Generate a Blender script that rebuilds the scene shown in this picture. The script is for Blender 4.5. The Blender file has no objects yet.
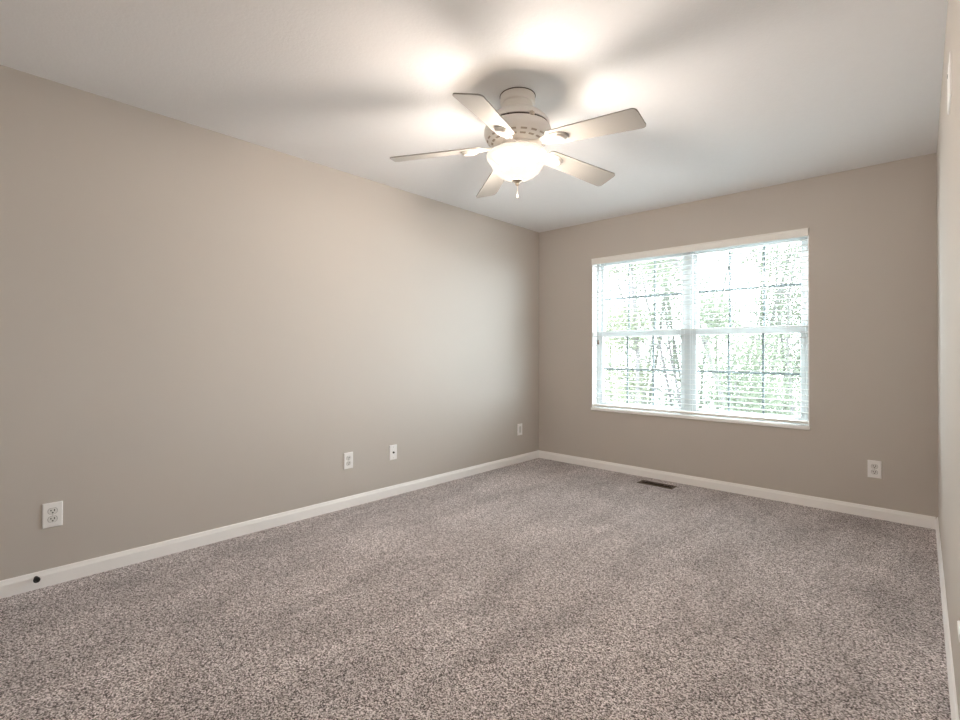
import bpy, bmesh, math, random
from mathutils import Vector, Matrix, noise as mnoise

sc = bpy.context.scene
COL = sc.collection
PI = math.pi

# ------------------------------------------------------------------ camera
F_PX, YAW, ROLL, SHIFT, CAM_H, PITCH = 489.09, 0.74542, -0.0037, -10.93, 1.12635, 0.00856
fw0 = Vector((-math.sin(YAW), math.cos(YAW), 0)); rt = Vector((math.cos(YAW), math.sin(YAW), 0)); up0 = Vector((0, 0, 1))
fw = fw0 * math.cos(PITCH) + up0 * math.sin(PITCH)
up = -fw0 * math.sin(PITCH) + up0 * math.cos(PITCH)
rt2 = rt * math.cos(ROLL) - up * math.sin(ROLL)
up2 = rt * math.sin(ROLL) + up * math.cos(ROLL)
cd = bpy.data.cameras.new('camera')
cd.sensor_width = 36.0
cd.lens = F_PX / 960 * 36.0
cd.shift_y = SHIFT / 960
cd.clip_start = 0.01
cam = bpy.data.objects.new('camera', cd)
COL.objects.link(cam)
m = Matrix((rt2, up2, -fw)).transposed().to_4x4()
m.translation = Vector((0, 0, CAM_H))
cam.matrix_world = m
sc.camera = cam

# ------------------------------------------------------------------ world, light, exposure
SKY_STRENGTH = 6.4
SKY_COLOR = (0.80, 0.93, 1.0)
FAN_WATTS = 41.0
FAN_COLOR = (1.0, 0.90, 0.81)
BOWL_GLOW = 0.36
BOWL_CLEAR = 0.5
EXPOSURE = 2.0

world = bpy.data.worlds.new('overcast_sky')
sc.world = world
world.use_nodes = True
wn = world.node_tree
bg = wn.nodes['Background']
bg.inputs['Color'].default_value = (*SKY_COLOR, 1)
bg.inputs['Strength'].default_value = SKY_STRENGTH

sc.view_settings.view_transform = 'Standard'
sc.view_settings.look = 'None'
sc.view_settings.exposure = EXPOSURE
sc.view_settings.gamma = 1.0
sc.view_settings.use_curve_mapping = False
sc.cycles.max_bounces = 14
sc.cycles.diffuse_bounces = 8
sc.cycles.transparent_max_bounces = 16
sc.cycles.caustics_reflective = False
sc.cycles.sample_clamp_indirect = 6.0
sc.cycles.use_denoising = True

# room dimensions (metres): camera stands at the origin, +Y runs along the left wall to the window wall
XL, YB, H = -3.1301, 4.3332, 2.44
XR, RW = 0.0278, 0.01154          # right wall: x = XR + (YB - y) * RW
YF = -0.42
def xr(y): return XR + (YB - y) * RW
OX0, OX1, OZ0, OZ1 = -2.484, -0.668, 0.575, 2.072     # window opening
REV = 0.17                                             # depth of wall at the opening

# portal over the window opening guides the sky's light samples into the room
pl = bpy.data.lights.new('window_portal', 'AREA')
pl.shape = 'RECTANGLE'; pl.size = OX1 - OX0; pl.size_y = OZ1 - OZ0
pl.cycles.is_portal = True
po = bpy.data.objects.new('window_portal', pl); COL.objects.link(po)
po.location = ((OX0 + OX1) / 2, YB + REV + 0.03, (OZ0 + OZ1) / 2)
po.rotation_euler = (-PI / 2, 0, 0)

# ------------------------------------------------------------------ helpers
def link(name, me, mat=None, parent=None):
    o = bpy.data.objects.new(name, me)
    COL.objects.link(o)
    if mat is not None and hasattr(me, 'materials'):
        me.materials.append(mat)
    if parent is not None:
        o.parent = parent
    return o

def obj(name, bm, mat, parent=None, smooth=None, loc=None):
    bmesh.ops.recalc_face_normals(bm, faces=bm.faces)
    me = bpy.data.meshes.new(name)
    bm.to_mesh(me); bm.free()
    if smooth is not None:
        for p in me.polygons: p.use_smooth = True
        me.set_sharp_from_angle(angle=math.radians(smooth))
    o = link(name, me, mat, parent)
    if loc: o.location = loc
    return o

def empty(name, loc, rz=0.0):
    o = bpy.data.objects.new(name, None)
    o.empty_display_size = 0.05
    COL.objects.link(o)
    o.location = loc; o.rotation_euler = (0, 0, rz)
    return o

def tag(o, label=None, cat=None, group=None, kind=None):
    if label: o['label'] = label
    if cat: o['category'] = cat
    if group: o['group'] = group
    if kind: o['kind'] = kind
    return o

def box(bm, lo, hi, bevel=0.0, seg=2):
    r = bmesh.ops.create_cube(bm, size=1.0)
    vs = r['verts']
    for v in vs:
        v.co = Vector([lo[i] + (v.co[i] + 0.5) * (hi[i] - lo[i]) for i in range(3)])
    if bevel > 0:
        es = list({e for v in vs for e in v.link_edges})
        bmesh.ops.bevel(bm, geom=es, offset=bevel, segments=seg, profile=0.5, affect='EDGES')
    return bm

def lathe(bm, prof, n=48, c=(0, 0, 0), cap=False):
    rings = []
    for r, z in prof:
        if r < 1e-6:
            rings.append([bm.verts.new((c[0], c[1], c[2] + z))])
        else:
            rings.append([bm.verts.new((c[0] + r * math.cos(2 * PI * k / n), c[1] + r * math.sin(2 * PI * k / n), c[2] + z)) for k in range(n)])
    for a, b in zip(rings, rings[1:]):
        for k in range(n):
            k2 = (k + 1) % n
            if len(a) == 1 and len(b) == 1: continue
            if len(a) == 1: bm.faces.new((a[0], b[k], b[k2]))
            elif len(b) == 1: bm.faces.new((a[k], a[k2], b[0]))
            else: bm.faces.new((a[k], a[k2], b[k2], b[k]))
    return bm

def tube(bm, pts, rad, n=8, cap=True):
    pts = [Vector(p) for p in pts]
    if not isinstance(rad, (list, tuple)): rad = [rad] * len(pts)
    rings = []
    ref = None
    for i, p in enumerate(pts):
        t = (pts[min(i + 1, len(pts) - 1)] - pts[max(i - 1, 0)]).normalized()
        if ref is None:
            ref = t.orthogonal().normalized()
        ref = (ref - t * ref.dot(t))
        if ref.length < 1e-6: ref = t.orthogonal()
        ref.normalize()
        b = t.cross(ref)
        rings.append([bm.verts.new(p + (ref * math.cos(2 * PI * k / n) + b * math.sin(2 * PI * k / n)) * rad[i]) for k in range(n)])
    for a, b in zip(rings, rings[1:]):
        for k in range(n):
            bm.faces.new((a[k], a[(k + 1) % n], b[(k + 1) % n], b[k]))
    if cap:
        bm.faces.new(rings[0][::-1]); bm.faces.new(rings[-1])
    return bm

def prism(bm, outline, axis, a0, a1):
    """extrude a 2-D outline; axis 'x': outline=(y,z), 'y': (x,z), 'z': (x,y)"""
    def P(u, v, w):
        return {'x': (w, u, v), 'y': (u, w, v), 'z': (u, v, w)}[axis]
    A = [bm.verts.new(P(u, v, a0)) for u, v in outline]
    B = [bm.verts.new(P(u, v, a1)) for u, v in outline]
    n = len(outline)
    for k in range(n):
        bm.faces.new((A[k], A[(k + 1) % n], B[(k + 1) % n], B[k]))
    bm.faces.new(A[::-1]); bm.faces.new(B)
    return bm

# ------------------------------------------------------------------ materials
def mat(name, col, rough=0.5, metal=0.0, spec=0.5, bump=None, vary=0.0, vscale=3.0):
    mt = bpy.data.materials.new(name); mt.use_nodes = True
    nt = mt.node_tree; b = nt.nodes['Principled BSDF']
    b.inputs['Roughness'].default_value = rough
    b.inputs['Metallic'].default_value = metal
    b.inputs['Specular IOR Level'].default_value = spec
    b.inputs['Base Color'].default_value = (*col, 1)
    tc = nt.nodes.new('ShaderNodeTexCoord')
    if vary > 0:
        nz = nt.nodes.new('ShaderNodeTexNoise'); nz.inputs['Scale'].default_value = vscale; nz.inputs['Detail'].default_value = 4
        nt.links.new(tc.outputs['Object'], nz.inputs['Vector'])
        mx = nt.nodes.new('ShaderNodeMix'); mx.data_type = 'RGBA'
        mx.inputs['A'].default_value = (*[c * (1 - vary) for c in col], 1)
        mx.inputs['B'].default_value = (*[min(1, c * (1 + vary)) for c in col], 1)
        nt.links.new(nz.outputs['Fac'], mx.inputs['Factor'])
        nt.links.new(mx.outputs['Result'], b.inputs['Base Color'])
    if bump:
        nz = nt.nodes.new('ShaderNodeTexNoise'); nz.inputs['Scale'].default_value = bump[0]; nz.inputs['Detail'].default_value = 3
        nt.links.new(tc.outputs['Object'], nz.inputs['Vector'])
        bp = nt.nodes.new('ShaderNodeBump'); bp.inputs['Strength'].default_value = bump[1]; bp.inputs['Distance'].default_value = bump[2]
        nt.links.new(nz.outputs['Fac'], bp.inputs['Height'])
        nt.links.new(bp.outputs['Normal'], b.inputs['Normal'])
    return mt

M = {}
M['wall'] = mat('greige_wall_paint', (0.55, 0.508, 0.468), 0.6, spec=0.07, bump=(260, 0.12, 0.002), vary=0.012, vscale=2)
M['ceiling'] = mat('white_ceiling_paint', (0.85, 0.855, 0.87), 0.85, spec=0.2, bump=(90, 0.22, 0.004), vary=0.015, vscale=40)
M['trim'] = mat('white_trim_paint', (0.94, 0.93, 0.92), 0.4, bump=(40, 0.03, 0.002))
M['vinyl'] = mat('white_window_vinyl', (0.61, 0.63, 0.64), 0.45, spec=0.3, vary=0.01)
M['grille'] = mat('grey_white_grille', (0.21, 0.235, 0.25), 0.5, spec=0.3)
M['slat'] = mat('white_blind_slat', (0.63, 0.625, 0.61), 0.5, spec=0.3, vary=0.01)
M['plate'] = mat('white_plastic_plate', (0.90, 0.89, 0.88), 0.35, vary=0.01, vscale=20)
M['socket'] = mat('white_plastic_socket', (0.78, 0.77, 0.75), 0.35)
M['joint'] = mat('grey_receptacle_joint', (0.30, 0.29, 0.28), 0.6)
M['dark'] = mat('dark_slot', (0.02, 0.018, 0.016), 0.6)
M['screw'] = mat('painted_screw', (0.66, 0.65, 0.62), 0.35, metal=0.2)
M['fan'] = mat('white_fan_enamel', (0.90, 0.87, 0.83), 0.35, vary=0.01)
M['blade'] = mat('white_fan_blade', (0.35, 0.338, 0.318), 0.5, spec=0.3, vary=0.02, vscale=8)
M['gap'] = mat('dark_gap_and_shade', (0.05, 0.03, 0.025), 0.6)
M['nickel'] = mat('brushed_finial_metal', (0.62, 0.54, 0.46), 0.35, metal=0.8)
M['bronze'] = mat('dark_bronze_metal', (0.05, 0.04, 0.035), 0.4, metal=0.6)
M['rubber'] = mat('black_rubber', (0.02, 0.02, 0.02), 0.55)
M['register'] = mat('brown_register_enamel', (0.10, 0.062, 0.035), 0.45, metal=0.3, vary=0.05, vscale=30)
M['louver'] = mat('dark_brown_louver', (0.045, 0.028, 0.016), 0.5, metal=0.3)
M['shaft'] = mat('dark_duct', (0.012, 0.009, 0.007), 0.9)
M['valance'] = mat('white_valance', (0.84, 0.825, 0.79), 0.45)
M['cord'] = mat('white_blind_cord', (0.45, 0.44, 0.41), 0.8)
M['tassel'] = mat('brown_tassel', (0.10, 0.06, 0.035), 0.5)
M['bark'] = mat('grey_brown_bark', (0.068, 0.060, 0.060), 0.9, bump=(30, 0.6, 0.02), vary=0.35, vscale=9)
M['bounce_ground'] = mat('pale_bounce_ground', (0.42, 0.42, 0.41), 0.95, bump=(50, 0.6, 0.03), vary=0.3, vscale=3)  # ground colour made pale to bounce daylight up into the room

def leaf_mat(name, c1, c2):
    mt = bpy.data.materials.new(name); mt.use_nodes = True
    nt = mt.node_tree; nt.nodes.clear()
    out = nt.nodes.new('ShaderNodeOutputMaterial')
    tc = nt.nodes.new('ShaderNodeTexCoord')
    nz = nt.nodes.new('ShaderNodeTexNoise'); nz.inputs['Scale'].default_value = 2.3; nz.inputs['Detail'].default_value = 3
    nt.links.new(tc.outputs['Object'], nz.inputs['Vector'])
    mx = nt.nodes.new('ShaderNodeMix'); mx.data_type = 'RGBA'
    mx.inputs['A'].default_value = (*c1, 1); mx.inputs['B'].default_value = (*c2, 1)
    nt.links.new(nz.outputs['Fac'], mx.inputs['Factor'])
    d = nt.nodes.new('ShaderNodeBsdfDiffuse'); t = nt.nodes.new('ShaderNodeBsdfTranslucent')
    for n in (d, t): nt.links.new(mx.outputs['Result'], n.inputs['Color'])
    ms = nt.nodes.new('ShaderNodeMixShader'); ms.inputs['Fac'].default_value = 0.45
    nt.links.new(d.outputs[0], ms.inputs[1]); nt.links.new(t.outputs[0], ms.inputs[2])
    nt.links.new(ms.outputs[0], out.inputs['Surface'])
    return mt
LEAVES = [leaf_mat('spring_green_leaf', (0.074, 0.083, 0.059), (0.112, 0.121, 0.090)),
          leaf_mat('yellow_green_leaf', (0.090, 0.096, 0.062), (0.128, 0.132, 0.094)),
          leaf_mat('deep_green_leaf', (0.060, 0.072, 0.054), (0.092, 0.105, 0.080))]

def glass_mat():
    mt = bpy.data.materials.new('clear_window_glass'); mt.use_nodes = True
    nt = mt.node_tree; nt.nodes.clear()
    out = nt.nodes.new('ShaderNodeOutputMaterial')
    tr = nt.nodes.new('ShaderNodeBsdfTransparent'); tr.inputs['Color'].default_value = (0.975, 0.985, 0.98, 1)
    gl = nt.nodes.new('ShaderNodeBsdfGlossy'); gl.inputs['Roughness'].default_value = 0.02
    fr = nt.nodes.new('ShaderNodeFresnel'); fr.inputs['IOR'].default_value = 1.45
    ms = nt.nodes.new('ShaderNodeMixShader')
    ge = nt.nodes.new('ShaderNodeNewGeometry')           # reflect once, at the face the ray enters by
    sb = nt.nodes.new('ShaderNodeMath'); sb.operation = 'SUBTRACT'; sb.inputs[0].default_value = 1.0
    nt.links.new(ge.outputs['Backfacing'], sb.inputs[1])
    mu = nt.nodes.new('ShaderNodeMath'); mu.operation = 'MULTIPLY'
    nt.links.new(fr.outputs[0], mu.inputs[0]); nt.links.new(sb.outputs[0], mu.inputs[1])
    nt.links.new(mu.outputs[0], ms.inputs[0]); nt.links.new(tr.outputs[0], ms.inputs[1]); nt.links.new(gl.outputs[0], ms.inputs[2])
    nt.links.new(ms.outputs[0], out.inputs['Surface'])
    return mt
M['glass'] = glass_mat()

def bowl_mat():
    mt = bpy.data.materials.new('glowing_frosted_glass'); mt.use_nodes = True
    nt = mt.node_tree; nt.nodes.clear()
    out = nt.nodes.new('ShaderNodeOutputMaterial')
    tr = nt.nodes.new('ShaderNodeBsdfTransparent'); tr.inputs['Color'].default_value = (1.0, 0.95, 0.88, 1)
    em = nt.nodes.new('ShaderNodeEmission'); em.inputs['Color'].default_value = (1.0, 0.90, 0.79, 1)
    # alabaster-like clouding of the lit glass
    tc = nt.nodes.new('ShaderNodeTexCoord')
    nz = nt.nodes.new('ShaderNodeTexNoise'); nz.inputs['Scale'].default_value = 9; nz.inputs['Detail'].default_value = 3
    nt.links.new(tc.outputs['Object'], nz.inputs['Vector'])
    mr = nt.nodes.new('ShaderNodeMapRange')
    mr.inputs['To Min'].default_value = BOWL_GLOW * 0.85; mr.inputs['To Max'].default_value = BOWL_GLOW * 1.15
    nt.links.new(nz.outputs['Fac'], mr.inputs['Value'])
    nt.links.new(mr.outputs['Result'], em.inputs['Strength'])
    ms = nt.nodes.new('ShaderNodeMixShader'); ms.inputs['Fac'].default_value = 1 - BOWL_CLEAR
    nt.links.new(tr.outputs[0], ms.inputs[1]); nt.links.new(em.outputs[0], ms.inputs[2])
    nt.links.new(ms.outputs[0], out.inputs['Surface'])
    return mt
M['bowl'] = bowl_mat()

def carpet_mat():
    mt = bpy.data.materials.new('speckled_greige_carpet'); mt.use_nodes = True
    nt = mt.node_tree; b = nt.nodes['Principled BSDF']
    b.inputs['Roughness'].default_value = 1.0
    b.inputs['Specular IOR Level'].default_value = 0.05
    b.inputs['Sheen Weight'].default_value = 0.15
    L = nt.links.new
    tc = nt.nodes.new('ShaderNodeTexCoord')
    def nz(scale, detail, rough=0.5, vec=None, dist=0.0):
        n = nt.nodes.new('ShaderNodeTexNoise'); n.inputs['Scale'].default_value = scale
        n.inputs['Detail'].default_value = detail; n.inputs['Roughness'].default_value = rough; n.inputs['Distortion'].default_value = dist
        L(vec or tc.outputs['Object'], n.inputs['Vector']); return n
    def math_(op, a, b_=None):
        n = nt.nodes.new('ShaderNodeMath'); n.operation = op
        for i, v in enumerate((a, b_)):
            if v is None: continue
            if isinstance(v, (int, float)): n.inputs[i].default_value = v
            else: L(v, n.inputs[i])
        return n.outputs[0]
    vo = nt.nodes.new('ShaderNodeTexVoronoi'); vo.inputs['Scale'].default_value = 240; vo.voronoi_dimensions = '2D'   # yarn tufts, about 6 mm
    L(tc.outputs['Object'], vo.inputs['Vector'])
    sep = nt.nodes.new('ShaderNodeSeparateColor'); L(vo.outputs['Color'], sep.inputs['Color'])
    clump = nz(160, 2.0, 0.6)
    clump2 = nz(60, 2.0, 0.6)
    tuft = math_('ADD', math_('MULTIPLY', sep.outputs['Red'], 0.62),
                 math_('ADD', math_('MULTIPLY', math_('SUBTRACT', clump.outputs['Fac'], 0.5), 1.15), math_('MULTIPLY', math_('SUBTRACT', clump2.outputs['Fac'], 0.5), 0.38)))
    tuft = math_('ADD', tuft, 0.19)
    ramp = nt.nodes.new('ShaderNodeValToRGB')
    e = ramp.color_ramp.elements
    e[0].position = 0.22; e[0].color = (0.085, 0.069, 0.067, 1)
    e[1].position = 0.78; e[1].color = (0.92, 0.855, 0.865, 1)
    x = ramp.color_ramp.elements.new(0.44); x.color = (0.40, 0.353, 0.348, 1)
    x = ramp.color_ramp.elements.new(0.58); x.color = (0.58, 0.52, 0.518, 1)
    L(tuft, ramp.inputs['Fac'])
    # brushed pile: soft patches and vacuum strokes
    mp = nt.nodes.new('ShaderNodeMapping'); mp.inputs['Rotation'].default_value = (0, 0, 0.9); mp.inputs['Scale'].default_value = (1.0, 0.32, 1)
    L(tc.outputs['Object'], mp.inputs['Vector'])
    stroke = nz(4.2, 3, 0.55, mp.outputs[0], 0.6)
    patch = nz(1.9, 4, 0.6, None, 0.4)
    s = math_('ADD', math_('MULTIPLY', stroke.outputs['Fac'], 0.55), math_('MULTIPLY', patch.outputs['Fac'], 0.45))
    mr = nt.nodes.new('ShaderNodeMapRange'); mr.inputs['From Min'].default_value = 0.36; mr.inputs['From Max'].default_value = 0.64
    mr.inputs['To Min'].default_value = 0.80; mr.inputs['To Max'].default_value = 1.22
    L(s, mr.inputs['Value'])
    mul = nt.nodes.new('ShaderNodeMix'); mul.data_type = 'RGBA'; mul.blend_type = 'MULTIPLY'; mul.inputs['Factor'].default_value = 1
    L(ramp.outputs['Color'], mul.inputs['A']); L(mr.outputs['Result'], mul.inputs['B'])
    L(mul.outputs['Result'], b.inputs['Base Color'])
    bp = nt.nodes.new('ShaderNodeBump'); bp.inputs['Strength'].default_value = 0.8; bp.inputs['Distance'].default_value = 0.006
    L(tuft, bp.inputs['Height']); L(bp.outputs['Normal'], b.inputs['Normal'])
    return mt
M['carpet'] = carpet_mat()

# ------------------------------------------------------------------ room shell
def struct(name, bm, mt, **k):
    return tag(obj(name, bm, mt, **k), kind='structure')
T = 0.12
XW = xr(YF) + 0.3
# floor with the duct opening under the register left in it
RX0, RX1, RY0, RY1 = -1.895, -1.592, 4.085, 4.195       # floor register
DX0, DX1, DY0, DY1 = RX0 + 0.02, RX1 - 0.02, RY0 + 0.018, RY1 - 0.018
bm = bmesh.new()
for lo, hi in (((XL - T, YF - T), (XW, DY0)), ((XL - T, DY1), (XW, YB + T)), ((XL - T, DY0), (DX0, DY1)), ((DX1, DY0), (XW, DY1))):
    box(bm, (*lo, -0.10), (*hi, 0.0))
struct('floor', bm, M['carpet'])
bm = bmesh.new(); box(bm, (XL - T, YF - T, H), (XW, YB + REV, H + 0.1)); struct('ceiling', bm, M['ceiling'])
bm = bmesh.new(); box(bm, (XL - T, YF - T, 0), (XL, YB + REV, H)); struct('wall_left', bm, M['wall'])
bm = bmesh.new()
prism(bm, [(xr(YF - T), YF - T), (xr(YB + REV), YB + REV), (XW, YB + REV), (XW, YF - T)], 'z', 0, H)
struct('wall_right', bm, M['wall'])
bm = bmesh.new(); box(bm, (XL, YF - T, 0), (xr(YF), YF, H)); struct('wall_rear', bm, M['wall'])
bm = bmesh.new()
WX1 = xr(YB)
box(bm, (XL, YB, 0), (OX0, YB + REV, H)); box(bm, (OX1, YB, 0), (WX1, YB + REV, H))
box(bm, (OX0, YB, 0), (OX1, YB + REV, OZ0)); box(bm, (OX0, YB, OZ1), (OX1, YB + REV, H))
struct('wall_back', bm, M['wall'])
# white jamb lining of the window opening and the sill
bm = bmesh.new()
box(bm, (OX0, YB + 0.002, OZ0), (OX0 + 0.006, YB + REV, OZ1)); box(bm, (OX1 - 0.006, YB + 0.002, OZ0), (OX1, YB + REV, OZ1))
box(bm, (OX0 + 0.006, YB + 0.002, OZ1 - 0.006), (OX1 - 0.006, YB + REV, OZ1))
struct('trim_1', bm, M['trim'])
bm = bmesh.new()
box(bm, (OX0 - 0.004, YB - 0.016, 0.566), (OX1 + 0.004, YB + 0.09, 0.592), 0.006, 3)
tag(struct('trim_2', bm, M['trim'], smooth=40), label='white painted sill board under the window')

BH, BT = 0.0789, 0.012
def base_prof():
    return [(0, 0), (BT, 0), (BT, BH * 0.72), (BT * 0.72, BH * 0.84), (BT * 0.55, BH * 0.96), (BT * 0.35, BH), (0, BH)]
bm = bmesh.new(); prism(bm, [(XL + a, b) for a, b in base_prof()], 'y', YF, YB - 0.0); struct('baseboard_left', bm, M['trim'])
bm = bmesh.new(); prism(bm, [(YB - a, b) for a, b in base_prof()], 'x', XL + BT * 0.9, WX1 - BT * 0.9); struct('baseboard_back', bm, M['trim'])
bm = bmesh.new()
A = [bm.verts.new((xr(YF) - a, YF, b)) for a, b in base_prof()]
B = [bm.verts.new((xr(YB) - a, YB, b)) for a, b in base_prof()]
for k in range(len(A)): bm.faces.new((A[k], A[(k + 1) % len(A)], B[(k + 1) % len(A)], B[k]))
bm.faces.new(A); bm.faces.new(B[::-1])
struct('baseboard_right', bm, M['trim'])
bm = bmesh.new(); prism(bm, [(YF + a, b) for a, b in base_prof()], 'x', XL + BT, xr(YF) - BT); struct('baseboard_rear', bm, M['trim'])

# ------------------------------------------------------------------ twin double-hung windows
XM = (OX0 + OX1) / 2
def window(name, x0, x1, label):
    root = tag(empty(name, ((x0 + x1) / 2, YB + 0.12, OZ0)), label=label, cat='window', kind='structure')
    bx, by, bz = root.location
    def W(part, bm, mt, parent=root):
        for v in bm.verts: v.co -= Vector((bx, by, bz))
        return obj(part, bm, mt, parent)
    y0, y1 = YB + 0.085, YB + REV
    f = 0.030
    z0, z1 = OZ0 + 0.017, OZ1 - 0.006
    bm = bmesh.new()
    box(bm, (x0, y0, z0), (x0 + f, y1, z1), 0.003, 1); box(bm, (x1 - f, y0, z0), (x1, y1, z1), 0.003, 1)
    box(bm, (x0 + f, y0, z0), (x1 - f, y1, z0 + f * 0.7), 0.003, 1); box(bm, (x0 + f, y0, z1 - f), (x1 - f, y1, z1), 0.003, 1)
    W('window_frame', bm, M['vinyl'])
    zm = 1.322                                       # meeting rail centre
    for part, ya, zb, zt, rb, rt_ in (('lower_sash', YB + 0.088, z0 + f * 0.7, zm + 0.030, 0.036, 0.052), ('upper_sash', YB + 0.122, zm - 0.030, z1 - f, 0.052, 0.034)):
        st = 0.034
        xa, xb = x0 + f, x1 - f
        yb_ = ya + 0.032
        bm = bmesh.new()
        box(bm, (xa, ya, zb), (xa + st, yb_, zt), 0.003, 1); box(bm, (xb - st, ya, zb), (xb, yb_, zt), 0.003, 1)
        box(bm, (xa + st, ya, zb), (xb - st, yb_, zb + rb), 0.003, 1); box(bm, (xa + st, ya, zt - rt_), (xb - st, yb_, zt), 0.003, 1)
        s = W(part, bm, M['vinyl'])
        gx0, gx1, gz0, gz1 = xa + st, xb - st, zb + rb, zt - rt_
        yg = ya + 0.016
        bm = bmesh.new(); box(bm, (gx0, yg - 0.009, gz0), (gx1, yg - 0.006, gz1)); W('pane', bm, M['glass'], s)
        bm = bmesh.new(); w = 0.0085
        for k in (1, 2):
            gx = gx0 + (gx1 - gx0) * k / 3
            box(bm, (gx - w, yg - 0.002, gz0), (gx + w, yg + 0.003, gz1))
        gz = (gz0 + gz1) / 2
        box(bm, (gx0, yg - 0.0025, gz - w), (gx1, yg + 0.0035, gz + w))
        W('grille', bm, M['grille'], s)
        if part == 'lower_sash':
            bm = bmesh.new(); xc = (xa + xb) / 2
            box(bm, (xc - 0.028, ya + 0.004, zt), (xc + 0.028, ya + 0.028, zt + 0.012), 0.004, 2)
            W('sash_lock', bm, M['vinyl'], s)
    return root
window('window_1', OX0 + 0.006, XM - 0.004, 'white double-hung window on the left of the pair')
window('window_2', XM + 0.004, OX1 - 0.006, 'white double-hung window on the right of the pair')
bm = bmesh.new(); box(bm, (XM - 0.019, YB + 0.078, OZ0 + 0.017), (XM + 0.019, YB + 0.085, OZ1 - 0.006), 0.002, 1)
struct('trim_3', bm, M['vinyl'])

# ------------------------------------------------------------------ blind
BX0, BX1 = OX0 + 0.010, OX1 - 0.010
blind = tag(empty('window_blind', (XM, YB + 0.035, OZ0)), 'wide white horizontal blind with open slats hanging across the twin window', 'blind')
def BL(part, bm, mt, parent=blind, smooth=None):
    off = Vector(blind.location)
    for v in bm.verts: v.co -= off
    return obj(part, bm, mt, parent, smooth)
bm = bmesh.new()
prism(bm, [(YB - 0.010, 2.008), (YB - 0.013, 2.013), (YB - 0.013, 2.056), (YB - 0.017, 2.062), (YB - 0.017, 2.069), (YB - 0.004, 2.069), (YB - 0.004, 2.008)], 'x', OX0 + 0.002, OX1 - 0.002)
box(bm, (OX0 + 0.002, YB - 0.004, 2.008), (OX0 + 0.008, YB + 0.030, 2.064)); box(bm, (OX1 - 0.008, YB - 0.004, 2.008), (OX1 - 0.002, YB + 0.030, 2.064))
BL('valance', bm, M['valance'])
bm = bmesh.new(); box(bm, (BX0, YB + 0.008, 2.022), (BX1, YB + 0.062, 2.062), 0.002, 1); BL('headrail', bm, M['slat'])
SLAT_P, SLAT_W = 0.0435, 0.050
bm = bmesh.new()
zz = 1.992
zlist = []
while zz > 0.668:
    zlist.append(zz); zz -= SLAT_P
tilt = 0.0
for z in zlist:
    pts_t, pts_b = [], []
    for k in range(5):
        u = -1 + k / 2
        dy = u * SLAT_W / 2
        crown = 0.0005 * (1 - u * u)
        y = YB + 0.035 + dy * math.cos(tilt); zc = z + dy * math.sin(tilt) + crown
        pts_t.append((y, zc + 0.0019)); pts_b.append((y, zc - 0.0019))
    prism(bm, pts_t + pts_b[::-1], 'x', BX0, BX1)
BL('slats', bm, M['slat'])
bm = bmesh.new(); box(bm, (BX0, YB + 0.011, 0.606), (BX1, YB + 0.060, 0.627), 0.004, 2); br = BL('bottom_rail', bm, M['valance'], smooth=40)
LADX = [BX0 + 0.13, BX0 + 0.13 + (BX1 - BX0 - 0.26) / 3, BX0 + 0.13 + (BX1 - BX0 - 0.26) * 2 / 3, BX1 - 0.13]
for lx in LADX:
    bm = bmesh.new()
    for yy in (YB + 0.0085, YB + 0.0615):
        tube(bm, [(lx, yy, 2.02), (lx, yy, 0.62)], 0.0007, 5)
    BL('ladder_cord', bm, M['cord'])
    bm = bmesh.new(); lathe(bm, [(0, 0.0), (0.007, 0.0), (0.007, 0.004), (0, 0.004)], 12, (lx, YB + 0.024, 0.602)); BL('cord_button', bm, M['screw'], br)
tx = -2.415
bm = bmesh.new()
tube(bm, [(tx - 0.006, YB + 0.002, 2.01), (tx - 0.004, YB - 0.001, 1.6), (tx, YB, 1.262)], 0.0010, 6)
tube(bm, [(tx + 0.006, YB + 0.002, 2.01), (tx + 0.004, YB - 0.001, 1.6), (tx, YB, 1.262)], 0.0010, 6)
lc = BL('lift_cord', bm, M['cord'])
bm = bmesh.new(); lathe(bm, [(0, 0.045), (0.005, 0.044), (0.007, 0.03), (0.011, 0.006), (0.010, 0), (0, 0)], 14, (tx, YB, 1.218)); BL('tassel', bm, M['tassel'], lc, 50)

# ------------------------------------------------------------------ ceiling fan
FX, FY = -1.551, 1.9567
ZB = 2.188                          # blade plane at the hub
fan = tag(empty('ceiling_fan', (FX, FY, H)), 'white five-blade ceiling fan with a lit frosted glass bowl', 'ceiling fan')
def FN(part, bm, mt, parent=fan, smooth=35):
    off = Vector((FX, FY, H))
    for v in bm.verts: v.co -= off
    return obj(part, bm, mt, parent, smooth)
def Z(z): return z
bm = bmesh.new()
lathe(bm, [(0, 2.44), (0.086, 2.44), (0.089, 2.436), (0.089, 2.405), (0.086, 2.400), (0.077, 2.396), (0.077, 2.372), (0.073, 2.362), (0.066, 2.356), (0.0, 2.356)], 64, (FX, FY, 0))
FN('canopy', bm, M['fan'])
bm = bmesh.new(); lathe(bm, [(0.087, 2.4395), (0.0915, 2.4395), (0.0915, 2.4365), (0.087, 2.4365)], 64, (FX, FY, 0)); FN('canopy_shadow_line', bm, M['gap'])  # dark strip standing in for the shade between canopy and ceiling
bm = bmesh.new()
lathe(bm, [(0, 2.354), (0.07, 2.354), (0.092, 2.350), (0.128, 2.334), (0.152, 2.312), (0.163, 2.292), (0.164, 2.284), (0.155, 2.283), (0, 2.283)], 72, (FX, FY, 0))
FN('upper_housing', bm, M['fan'])
bm = bmesh.new(); lathe(bm, [(0.10, 2.2835), (0.158, 2.2835), (0.158, 2.2765), (0.10, 2.2765)], 72, (FX, FY, 0)); FN('housing_gap', bm, M['gap'])
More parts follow.
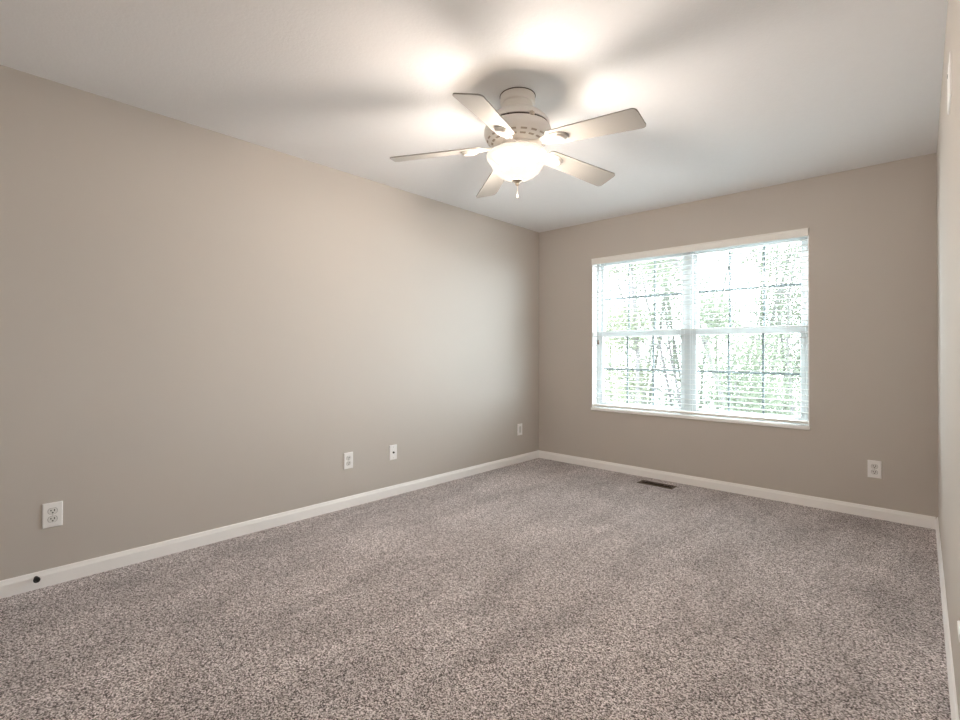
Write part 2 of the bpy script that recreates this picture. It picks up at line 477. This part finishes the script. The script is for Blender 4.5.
# the small latch on the housing seam, to the right of the camera side
bm = bmesh.new()
dirx = Vector((0.97, -0.05, 0)).normalized()
ang_l = math.atan2(-0.45, 0.90)
lx, ly = FX + 0.160 * math.cos(ang_l), FY + 0.160 * math.sin(ang_l)
box(bm, (lx - 0.011, ly - 0.011, 2.270), (lx + 0.011, ly + 0.011, 2.290), 0.004, 2); FN('housing_latch', bm, M['nickel'])
# motor housing with cooling slots (ring of thin ribs over a dark band)
bm = bmesh.new()
lathe(bm, [(0, 2.2765), (0.156, 2.2765), (0.165, 2.273), (0.170, 2.262), (0.170, 2.240), (0.165, 2.224), (0.154, 2.211), (0.140, 2.202), (0.118, 2.195), (0.09, 2.192), (0, 2.192)], 72, (FX, FY, 0))
mh = FN('motor_housing', bm, M['fan'])
def vent_slots(r0, z0, r1, z1, n, half):
    for k in range(n):
        a = 2 * PI * k / n
        ring = []
        for (r, z), ss in (((r0, z0), (-1, -0.33, 0.33, 1)), ((r1, z1), (1, 0.33, -0.33, -1))):
            for s in ss:
                ring.append(Vector((FX + r * math.cos(a + s * half), FY + r * math.sin(a + s * half), z)))
        nrm = Vector((math.cos(a) * 0.7, math.sin(a) * 0.7, -0.7)) * 0.0012
        bm = bmesh.new()
        lo = [bm.verts.new(p + nrm) for p in ring]; hi = [bm.verts.new(p - nrm * 2) for p in ring]
        bm.faces.new(lo); bm.faces.new(hi[::-1])
        for i in range(8): bm.faces.new((lo[i], lo[(i + 1) % 8], hi[(i + 1) % 8], hi[i]))
        FN('vent_slot', bm, M['slotgrey'], mh, None)
M['slotgrey'] = mat('shadowed_vent_slot', (0.50, 0.43, 0.36), 0.7)
vent_slots(0.1560, 2.2130, 0.1490, 2.2075, 18, 0.10)
vent_slots(0.1335, 2.2000, 0.1230, 2.1966, 18, 0.11)
bm = bmesh.new()
lathe(bm, [(0, 2.193), (0.085, 2.193), (0.088, 2.188), (0.088, 2.178), (0.070, 2.172), (0.062, 2.166), (0.062, 2.150), (0.072, 2.143), (0.122, 2.139), (0.127, 2.135), (0.122, 2.131), (0, 2.131)], 64, (FX, FY, 0))  # wide pan at the bottom is sized to block lamplight on the ceiling
FN('switch_housing', bm, M['fan'])

# blades
R_TIP, BLW, BPITCH, DROOP = 0.6495, 0.1367, -0.2383, -0.0593
PH0 = -1.213
def blade_frame(k):
    a = PH0 + k * 2 * PI / 5
    rad = Vector((math.cos(a), math.sin(a), DROOP / R_TIP))
    tan = Vector((-math.sin(a) * math.cos(BPITCH), math.cos(a) * math.cos(BPITCH), math.sin(BPITCH)))
    nrm = rad.cross(tan).normalized()
    return Vector((FX, FY, ZB)), rad, tan, nrm
def rounded_outline(r0, r1, w0, w1, c0, c1, n=6):
    """blade outline in (radial, tangential), rounded corners"""
    pts = []
    def corner(cx, cy, rad, a0, a1):
        for i in range(n + 1):
            a = a0 + (a1 - a0) * i / n
            pts.append((cx + rad * math.cos(a), cy + rad * math.sin(a)))
    corner(r1 - c1, w1 / 2 - c1, c1, PI / 2, 0)
    corner(r1 - c1, -w1 / 2 + c1, c1, 0, -PI / 2)
    corner(r0 + c0, -w0 / 2 + c0, c0, -PI / 2, -PI)
    corner(r0 + c0, w0 / 2 - c0, c0, PI, PI / 2)
    return pts
def slab(bm, fr, outline, n0, n1):
    o, r, t, n = fr
    A = [bm.verts.new(o + r * u + t * v + n * n0) for u, v in outline]
    B = [bm.verts.new(o + r * u + t * v + n * n1) for u, v in outline]
    k = len(outline)
    for i in range(k): bm.faces.new((A[i], A[(i + 1) % k], B[(i + 1) % k], B[i]))
    bm.faces.new(A); bm.faces.new(B[::-1])
for k in range(5):
    fr = blade_frame(k)
    bm = bmesh.new()
    slab(bm, fr, rounded_outline(0.185, R_TIP, 0.108, BLW, 0.03, 0.022), 0.0, 0.006)
    bl = FN('blade', bm, M['blade'], fan, None)
    # blade iron: arm from the motor to an oval medallion under the blade
    bm = bmesh.new()
    o, r, t, n = fr
    arm = [(0.085, -0.030), (0.125, -0.020), (0.165, -0.026), (0.205, -0.036), (0.255, -0.034), (0.285, -0.020), (0.292, 0.0),
           (0.285, 0.020), (0.255, 0.034), (0.205, 0.036), (0.165, 0.026), (0.125, 0.020), (0.085, 0.030)]
    slab(bm, fr, arm, -0.006, -0.0002)
    ir = FN('blade_iron', bm, M['fan'], fan, None)
    bm = bmesh.new()
    c = o + r * 0.245 - n * 0.006
    prof = [(1.0, 0.0), (0.97, 0.006), (0.86, 0.011), (0.62, 0.0145), (0.3, 0.016), (0.0, 0.0165)]
    rings = []
    N = 28
    for s, h in prof:
        if s == 0: rings.append([bm.verts.new(c - n * h)])
        else: rings.append([bm.verts.new(c + r * (0.040 * s * math.cos(2 * PI * i / N)) + t * (0.030 * s * math.sin(2 * PI * i / N)) - n * h) for i in range(N)])
    for A_, B_ in zip(rings, rings[1:]):
        for i in range(N):
            if len(B_) == 1: bm.faces.new((A_[i], A_[(i + 1) % N], B_[0]))
            else: bm.faces.new((A_[i], A_[(i + 1) % N], B_[(i + 1) % N], B_[i]))
    bm.faces.new(rings[0][::-1])
    FN('medallion', bm, M['fan'], ir, 50)
# light bowl: an open-topped bell of frosted glass
bm = bmesh.new()
outer = [(0.157, 2.137), (0.159, 2.130), (0.155, 2.118), (0.145, 2.104), (0.135, 2.088), (0.126, 2.070), (0.113, 2.052), (0.095, 2.036), (0.070, 2.022), (0.040, 2.013), (0.010, 2.010)]
inner = [(r - 0.004 if r > 0.02 else r, z + 0.004) for r, z in outer[::-1]]
lathe(bm, outer + inner + [outer[0]], 72, (FX, FY, 0))
bowl = FN('light_bowl', bm, M['bowl'], fan, 60)
bm = bmesh.new()
lathe(bm, [(0, 2.016), (0.022, 2.014), (0.027, 2.009), (0.024, 2.003), (0.014, 1.998), (0.010, 1.992), (0.011, 1.987), (0.006, 1.982), (0, 1.981)], 28, (FX, FY, 0))
FN('finial', bm, M['nickel'], bowl, 50)
bm = bmesh.new()
zc = 1.981
while zc > 1.938:
    bmesh.ops.create_icosphere(bm, subdivisions=1, radius=0.0015, matrix=Matrix.Translation((FX + 0.001, FY, zc))); zc -= 0.0032
pc = FN('pull_chain', bm, M['nickel'], fan, 60)
bm = bmesh.new(); lathe(bm, [(0, 0.02), (0.003, 0.019), (0.0045, 0.008), (0.004, 0.001), (0, 0)], 12, (FX + 0.001, FY, 1.919)); FN('pull_knob', bm, M['fan'], pc, 60)
# lamps inside the bowl
M['bulb'] = mat('lit_bulb_glass', (0.9, 0.85, 0.8), 0.4)
bb = M['bulb'].node_tree.nodes['Principled BSDF']
bb.inputs['Emission Color'].default_value = (1.0, 0.84, 0.66, 1); bb.inputs['Emission Strength'].default_value = 8.0
for k in range(2):
    a = 0.6 + PI * k
    bx_, by_ = FX + 0.068 * math.cos(a), FY + 0.068 * math.sin(a)
    bm = bmesh.new(); lathe(bm, [(0, 2.128), (0.012, 2.127), (0.013, 2.112), (0.020, 2.098), (0.022, 2.086), (0.017, 2.072), (0.007, 2.066), (0, 2.065)], 20, (bx_, by_, 0))
    FN('light_bulb', bm, M['bulb'], bowl, 60)
ld = bpy.data.lights.new('bulb_light', 'POINT'); ld.energy = FAN_WATTS; ld.color = FAN_COLOR; ld.shadow_soft_size = 0.125
lo = bpy.data.objects.new('bulb_light', ld); COL.objects.link(lo); lo.parent = fan
lo.location = (0, 0, 2.084 - H)

# ------------------------------------------------------------------ wall plates
def plate_bm(w, h, t, bev):
    """raised plate in local coordinates: x across, z up, y out of the wall"""
    bm = bmesh.new()
    prof = [(0, 0.0), (0, t * 0.45), (bev, t)]
    rings = []
    for inset, y in prof:
        ww, hh = w / 2 - inset, h / 2 - inset
        rings.append([bm.verts.new((sx * ww, y, sz * hh)) for sx, sz in ((-1, -1), (1, -1), (1, 1), (-1, 1))])
    for a, b in zip(rings, rings[1:]):
        for i in range(4): bm.faces.new((a[i], a[(i + 1) % 4], b[(i + 1) % 4], b[i]))
    bm.faces.new(rings[0][::-1]); bm.faces.new(rings[-1])
    return bm
def disc_y(bm, x, z, r, y0, y1, n=16, sz=1.0):
    A = [bm.verts.new((x + r * math.cos(2 * PI * k / n), y0, z + r * sz * math.sin(2 * PI * k / n))) for k in range(n)]
    B = [bm.verts.new((x + r * math.cos(2 * PI * k / n), y1, z + r * sz * math.sin(2 * PI * k / n))) for k in range(n)]
    for k in range(n): bm.faces.new((A[k], A[(k + 1) % n], B[(k + 1) % n], B[k]))
    bm.faces.new(A[::-1]); bm.faces.new(B)
def base_plate(name, loc, rz, label, cat, w=0.076, h=0.119, group=None):
    root = tag(empty(name, loc, rz), label, cat, group)
    obj('cover_plate', plate_bm(w, h, 0.0065, 0.004), M['plate'], root)
    return root
def outlet(loc, rz, label, group='duplex outlets on the walls'):
    root = base_plate('power_outlet', loc, rz, label, 'outlet', group=group)
    for s in (1, -1):
        zc = s * 0.0195
        bm = bmesh.new()
        n = 24; pts = []
        for k in range(n):
            a = 2 * PI * k / n
            pts.append((0.0172 * math.cos(a), max(-0.0135, min(0.0135, 0.0172 * math.sin(a)))))
        A = [bm.verts.new((u, 0.006, zc + v)) for u, v in pts]; B = [bm.verts.new((u, 0.0085, zc + v)) for u, v in pts]
        for k in range(n): bm.faces.new((A[k], A[(k + 1) % n], B[(k + 1) % n], B[k]))
        bm.faces.new(A[::-1]); bm.faces.new(B)
        # fine dark joint around the face
        rc = obj('receptacle', bm, M['socket'], root)
        bm = bmesh.new()
        A = [bm.verts.new((u * 1.09, 0.0062, zc + v * 1.09)) for u, v in pts]; B = [bm.verts.new((u * 1.09, 0.0067, zc + v * 1.09)) for u, v in pts]
        for k in range(n): bm.faces.new((A[k], A[(k + 1) % n], B[(k + 1) % n], B[k]))
        bm.faces.new(A[::-1]); bm.faces.new(B)
        obj('receptacle_joint', bm, M['joint'], rc)
        for sx, hh in ((-1, 0.0042), (1, 0.0036)):
            bm = bmesh.new(); box(bm, (sx * 0.0064 - 0.0020, 0.0075, zc + 0.0035 - hh), (sx * 0.0064 + 0.0020, 0.0088, zc + 0.0035 + hh))
            obj('slot', bm, M['dark'], rc)
        bm = bmesh.new(); disc_y(bm, 0, zc - 0.0075, 0.0033, 0.0075, 0.0088, 12)
        obj('ground_hole', bm, M['dark'], rc)
    bm = bmesh.new(); disc_y(bm, 0, 0, 0.0032, 0.006, 0.0078, 14)
    obj('screw', bm, M['screw'], root)
    return root
RZL = -PI / 2      # plate local +y (outwards) -> world +x  (left wall)
RZB = PI           # -> world -y (back wall)
ZO = 0.337
outlet((XL, 0.343, ZO), RZL, 'white duplex outlet on the left wall nearest the camera, above the door stop')
outlet((XL, 1.977, ZO + 0.003), RZL, 'white duplex outlet in the middle of the left wall, beside the small jack plate')
outlet((-0.291, YB, ZO), RZB, 'white duplex outlet on the window wall, right of the window')
cx = base_plate('coaxial_jack_plate', (XL, 2.381, ZO + 0.004), RZL, 'white wall plate with one small dark round jack, between two outlets on the left wall', 'jack plate', w=0.072, h=0.116)
bm = bmesh.new(); disc_y(bm, 0, 0, 0.0085, 0.006, 0.009, 6); disc_y(bm, 0, 0, 0.0052, 0.009, 0.018, 16); obj('jack', bm, M['bronze'], cx)
for s in (1, -1):
    bm = bmesh.new(); disc_y(bm, 0, s * 0.042, 0.0035, 0.006, 0.0078, 14); obj('screw', bm, M['screw'], cx)
dp = base_plate('blank_wall_plate', (XL, 4.0, ZO + 0.004), RZL, 'white wall plate with plain rectangular insert, on the left wall nearest the corner', 'wall plate', w=0.080, h=0.118)
bm = bmesh.new(); box(bm, (-0.0165, 0.004, -0.033), (0.0165, 0.0073, 0.033), 0.001, 1); obj('insert', bm, M['screw'], dp)
for s in (1, -1):
    bm = bmesh.new(); disc_y(bm, 0, s * 0.048, 0.003, 0.006, 0.0076, 12); obj('screw', bm, M['screw'], dp)
# right wall plates (wall turned by a hair)
RZR = PI / 2 - math.atan(RW) * -1
lowp = tag(empty('low_wall_plate', (xr(1.85), 1.85, 0.382), RZR), 'small white wall plate low on the right wall, cut by the edge of the photo', 'wall plate')
obj('cover_plate', plate_bm(0.09, 0.024, 0.006, 0.002), M['plate'], lowp)
chime = tag(empty('wall_cover_plate', (xr(2.345), 2.345, 2.066), RZR), 'slim white rectangular plate with a dark hole, mounted high on the right wall', 'wall plate')
obj('cover_plate', plate_bm(0.19, 0.142, 0.0045, 0.002), M['plate'], chime)
bm = bmesh.new(); disc_y(bm, 0.070, 0.058, 0.008, 0.0040, 0.0052, 14); obj('screw_hole', bm, M['dark'], chime)

# ------------------------------------------------------------------ door stop and floor register
ds = tag(empty('door_stop', (XL + BT, 0.285, 0.056)), 'short dark door stop with a black rubber tip on the left baseboard', 'door stop')
def lathe_x(bm, prof, n=24):
    lathe(bm, prof, n)
    bmesh.ops.transform(bm, matrix=Matrix.Rotation(PI / 2, 4, 'Y'), verts=bm.verts)
    return bm
bm = bmesh.new(); lathe_x(bm, [(0, 0), (0.008, 0), (0.008, 0.002), (0.006, 0.004), (0.005, 0.008), (0, 0.008)]); obj('base', bm, M['bronze'], ds, 40)
bm = bmesh.new()
tube(bm, [(0.006 + 0.020 * i / 160, 0.0052 * math.cos(i * 2 * PI / 10), 0.0052 * math.sin(i * 2 * PI / 10)) for i in range(161)], 0.0011, 6)
obj('spring', bm, M['bronze'], ds, 60)
bm = bmesh.new(); lathe_x(bm, [(0, 0.024), (0.009, 0.024), (0.0125, 0.027), (0.0130, 0.036), (0.0115, 0.039), (0.0080, 0.039), (0.0070, 0.036), (0.0, 0.036)]); obj('rubber_tip', bm, M['rubber'], ds, 40)

rg = tag(empty('floor_register', ((RX0 + RX1) / 2, (RY0 + RY1) / 2, 0)), 'brown metal floor vent set in the carpet below the window', 'floor vent')
hx, hy = (RX1 - RX0) / 2, (RY1 - RY0) / 2
dx_, dy_ = hx - 0.020, hy - 0.018
bm = bmesh.new()
for lo, hi in (((-hx, -hy), (hx, -dy_)), ((-hx, dy_), (hx, hy)), ((-hx, -dy_), (-dx_, dy_)), ((dx_, -dy_), (hx, dy_))):
    box(bm, (*lo, 0.0), (*hi, 0.005), 0.0012, 1)
obj('frame', bm, M['register'], rg)
bm = bmesh.new()
n = 17
for k in range(n):
    x = -dx_ + (k + 0.5) * 2 * dx_ / n
    box(bm, (x - 0.0013, -dy_, -0.012), (x + 0.0013, dy_, 0.003))
box(bm, (-dx_, -0.003, -0.012), (dx_, 0.003, 0.0035))
obj('louvers', bm, M['louver'], rg)
bm = bmesh.new()
box(bm, (-dx_, -dy_, -0.09), (dx_, dy_, -0.085))
obj('duct', bm, M['shaft'], rg)

# ------------------------------------------------------------------ outside: pale bounce ground and trees
bm = bmesh.new(); box(bm, (-40, YB + REV + 0.5, -3.3), (30, 60, -3.1)); tag(struct('ground', bm, M['bounce_ground']), label='unseen ground below the window, made pale to bounce light indoors')
def grow_tree(bt, bl, base, h, spread, nleaf, seed, trunk_r, leaf=(0.034, 0.062), scatter=0.20):
    """trunk and branches into bt, leaves into bl"""
    rnd = random.Random(seed)
    tips = []
    def branch(p, d, length, r, depth):
        pts, rad = [p], [r]
        nseg = 5
        for i in range(nseg):
            d = (d + Vector((rnd.uniform(-1, 1), rnd.uniform(-1, 1), rnd.uniform(-0.4, 0.8))) * 0.16).normalized()
            p = p + d * (length / nseg)
            pts.append(p); rad.append(r * (1 - 0.65 * (i + 1) / nseg))
            if depth < 3 and i >= (1 if depth else 0):
                for _ in range(2 if depth < 2 else 1):
                    a = rnd.uniform(0, 2 * PI)
                    side = Vector((math.cos(a), math.sin(a), rnd.uniform(0.0, 0.7))).normalized()
                    nd = (d * 0.35 + side).normalized()
                    branch(p, nd, length * rnd.uniform(0.32, 0.5) * (spread if depth == 0 else 1), rad[-1] * 0.5, depth + 1)
            if depth >= 1: tips.append(p)
        tube(bt, pts, rad, 8 if depth == 0 else (6 if depth == 1 else 4))
    branch(Vector(base), Vector((0, 0, 1)), h, trunk_r, 0)
    for i in range(nleaf):
        p = rnd.choice(tips)
        c = p + Vector([max(-1.8, min(1.8, rnd.gauss(0, 1))) for _ in range(3)]) * scatter
        ax = Vector((rnd.uniform(-1, 1), rnd.uniform(-1, 1), rnd.uniform(-1, 0.4))).normalized()
        sd = Matrix.Rotation(rnd.uniform(0, 2 * PI), 3, ax) @ ax.orthogonal().normalized()
        nn = ax.cross(sd)
        L_ = rnd.uniform(*leaf); w = L_ * rnd.uniform(0.28, 0.4)
        a0 = bl.verts.new(c); a1 = bl.verts.new(c + ax * L_ * 0.45 + sd * w + nn * 0.008)
        a2 = bl.verts.new(c + ax * L_); a3 = bl.verts.new(c + ax * L_ * 0.45 - sd * w + nn * 0.008)
        bl.faces.new((a0, a1, a2)); bl.faces.new((a0, a2, a3))
def leaves_obj(name, bm, mt, parent=None):
    me = bpy.data.meshes.new(name); bm.to_mesh(me); bm.free()
    return link(name, me, mt, parent)
for lb, x, y, h, spread, nleaf, k, seed, tr in (
    ('slim grey-trunked tree standing outside the middle of the right-hand window', -2.3, 9.7, 7.4, 0.30, 14000, 0, 3, 0.065),
    ('leafy grey-trunked tree standing outside the middle of the left-hand window', -5.2, 11.2, 7.2, 0.30, 14000, 1, 11, 0.065),
    ('low bushy tree outside the bottom right corner of the right-hand window', -1.15, 6.9, 4.1, 0.42, 8000, 0, 100, 0.035),
    ('low bushy tree outside the bottom of the mullion between the windows', -3.75, 7.1, 4.1, 0.42, 8000, 1, 101, 0.035),
    ('low bushy tree outside the bottom left corner of the left-hand window', -5.9, 7.6, 4.1, 0.5, 7000, 2, 102, 0.035)):
    root = tag(empty('tree', (x, y, -3.1)), lb, 'tree', 'trees outside the window')
    bt, bl = bmesh.new(), bmesh.new()
    grow_tree(bt, bl, (0, 0, 0), h, spread, nleaf, seed, tr)
    obj('trunk', bt, M['bark'], root, 60)
    leaves_obj('foliage', bl, LEAVES[k], root)
# the wood behind them: trunks, twigs and leaves nobody could count through the blind
bt, bl = bmesh.new(), bmesh.new()
rw = random.Random(77)
for i, (x, y, h) in enumerate(((-0.9, 12.4, 7.4), (-2.2, 12.0, 7.2), (-3.7, 12.6, 7.6), (-5.0, 12.2, 7.4), (-6.4, 12.5, 7.4), (-7.8, 12.2, 7.2), (-1.6, 14.8, 8.2), (-3.1, 15.0, 8.2),
                               (-4.6, 15.2, 8.4), (-6.1, 14.9, 8.2), (-7.6, 15.1, 8.3), (-9.1, 15.0, 8.0), (-2.4, 17.6, 9.2), (-4.4, 17.8, 9.2), (-6.6, 17.6, 9.0), (-8.8, 17.7, 9.0),
                               (-2.9, 12.9, 7.6), (-4.4, 13.4, 7.8), (-5.7, 13.2, 7.6), (-7.0, 13.6, 7.6), (-3.8, 16.4, 8.6), (-5.4, 16.5, 8.6), (-6.9, 16.3, 8.6), (-8.2, 16.4, 8.4), (-10.2, 17.0, 8.6))):
    grow_tree(bt, bl, (x, y + 2.2, -3.1), h, rw.uniform(0.45, 0.58), 8000, 200 + i, 0.06, (0.036, 0.066), 0.34)
wood = leaves_obj('woodland_foliage', bl, LEAVES[0])
tag(wood, 'pale mass of leaves filling the view far behind the blind', 'foliage', kind='stuff')
tw = obj('branches', bt, M['bark'], wood, 60); tw['kind'] = 'stuff'
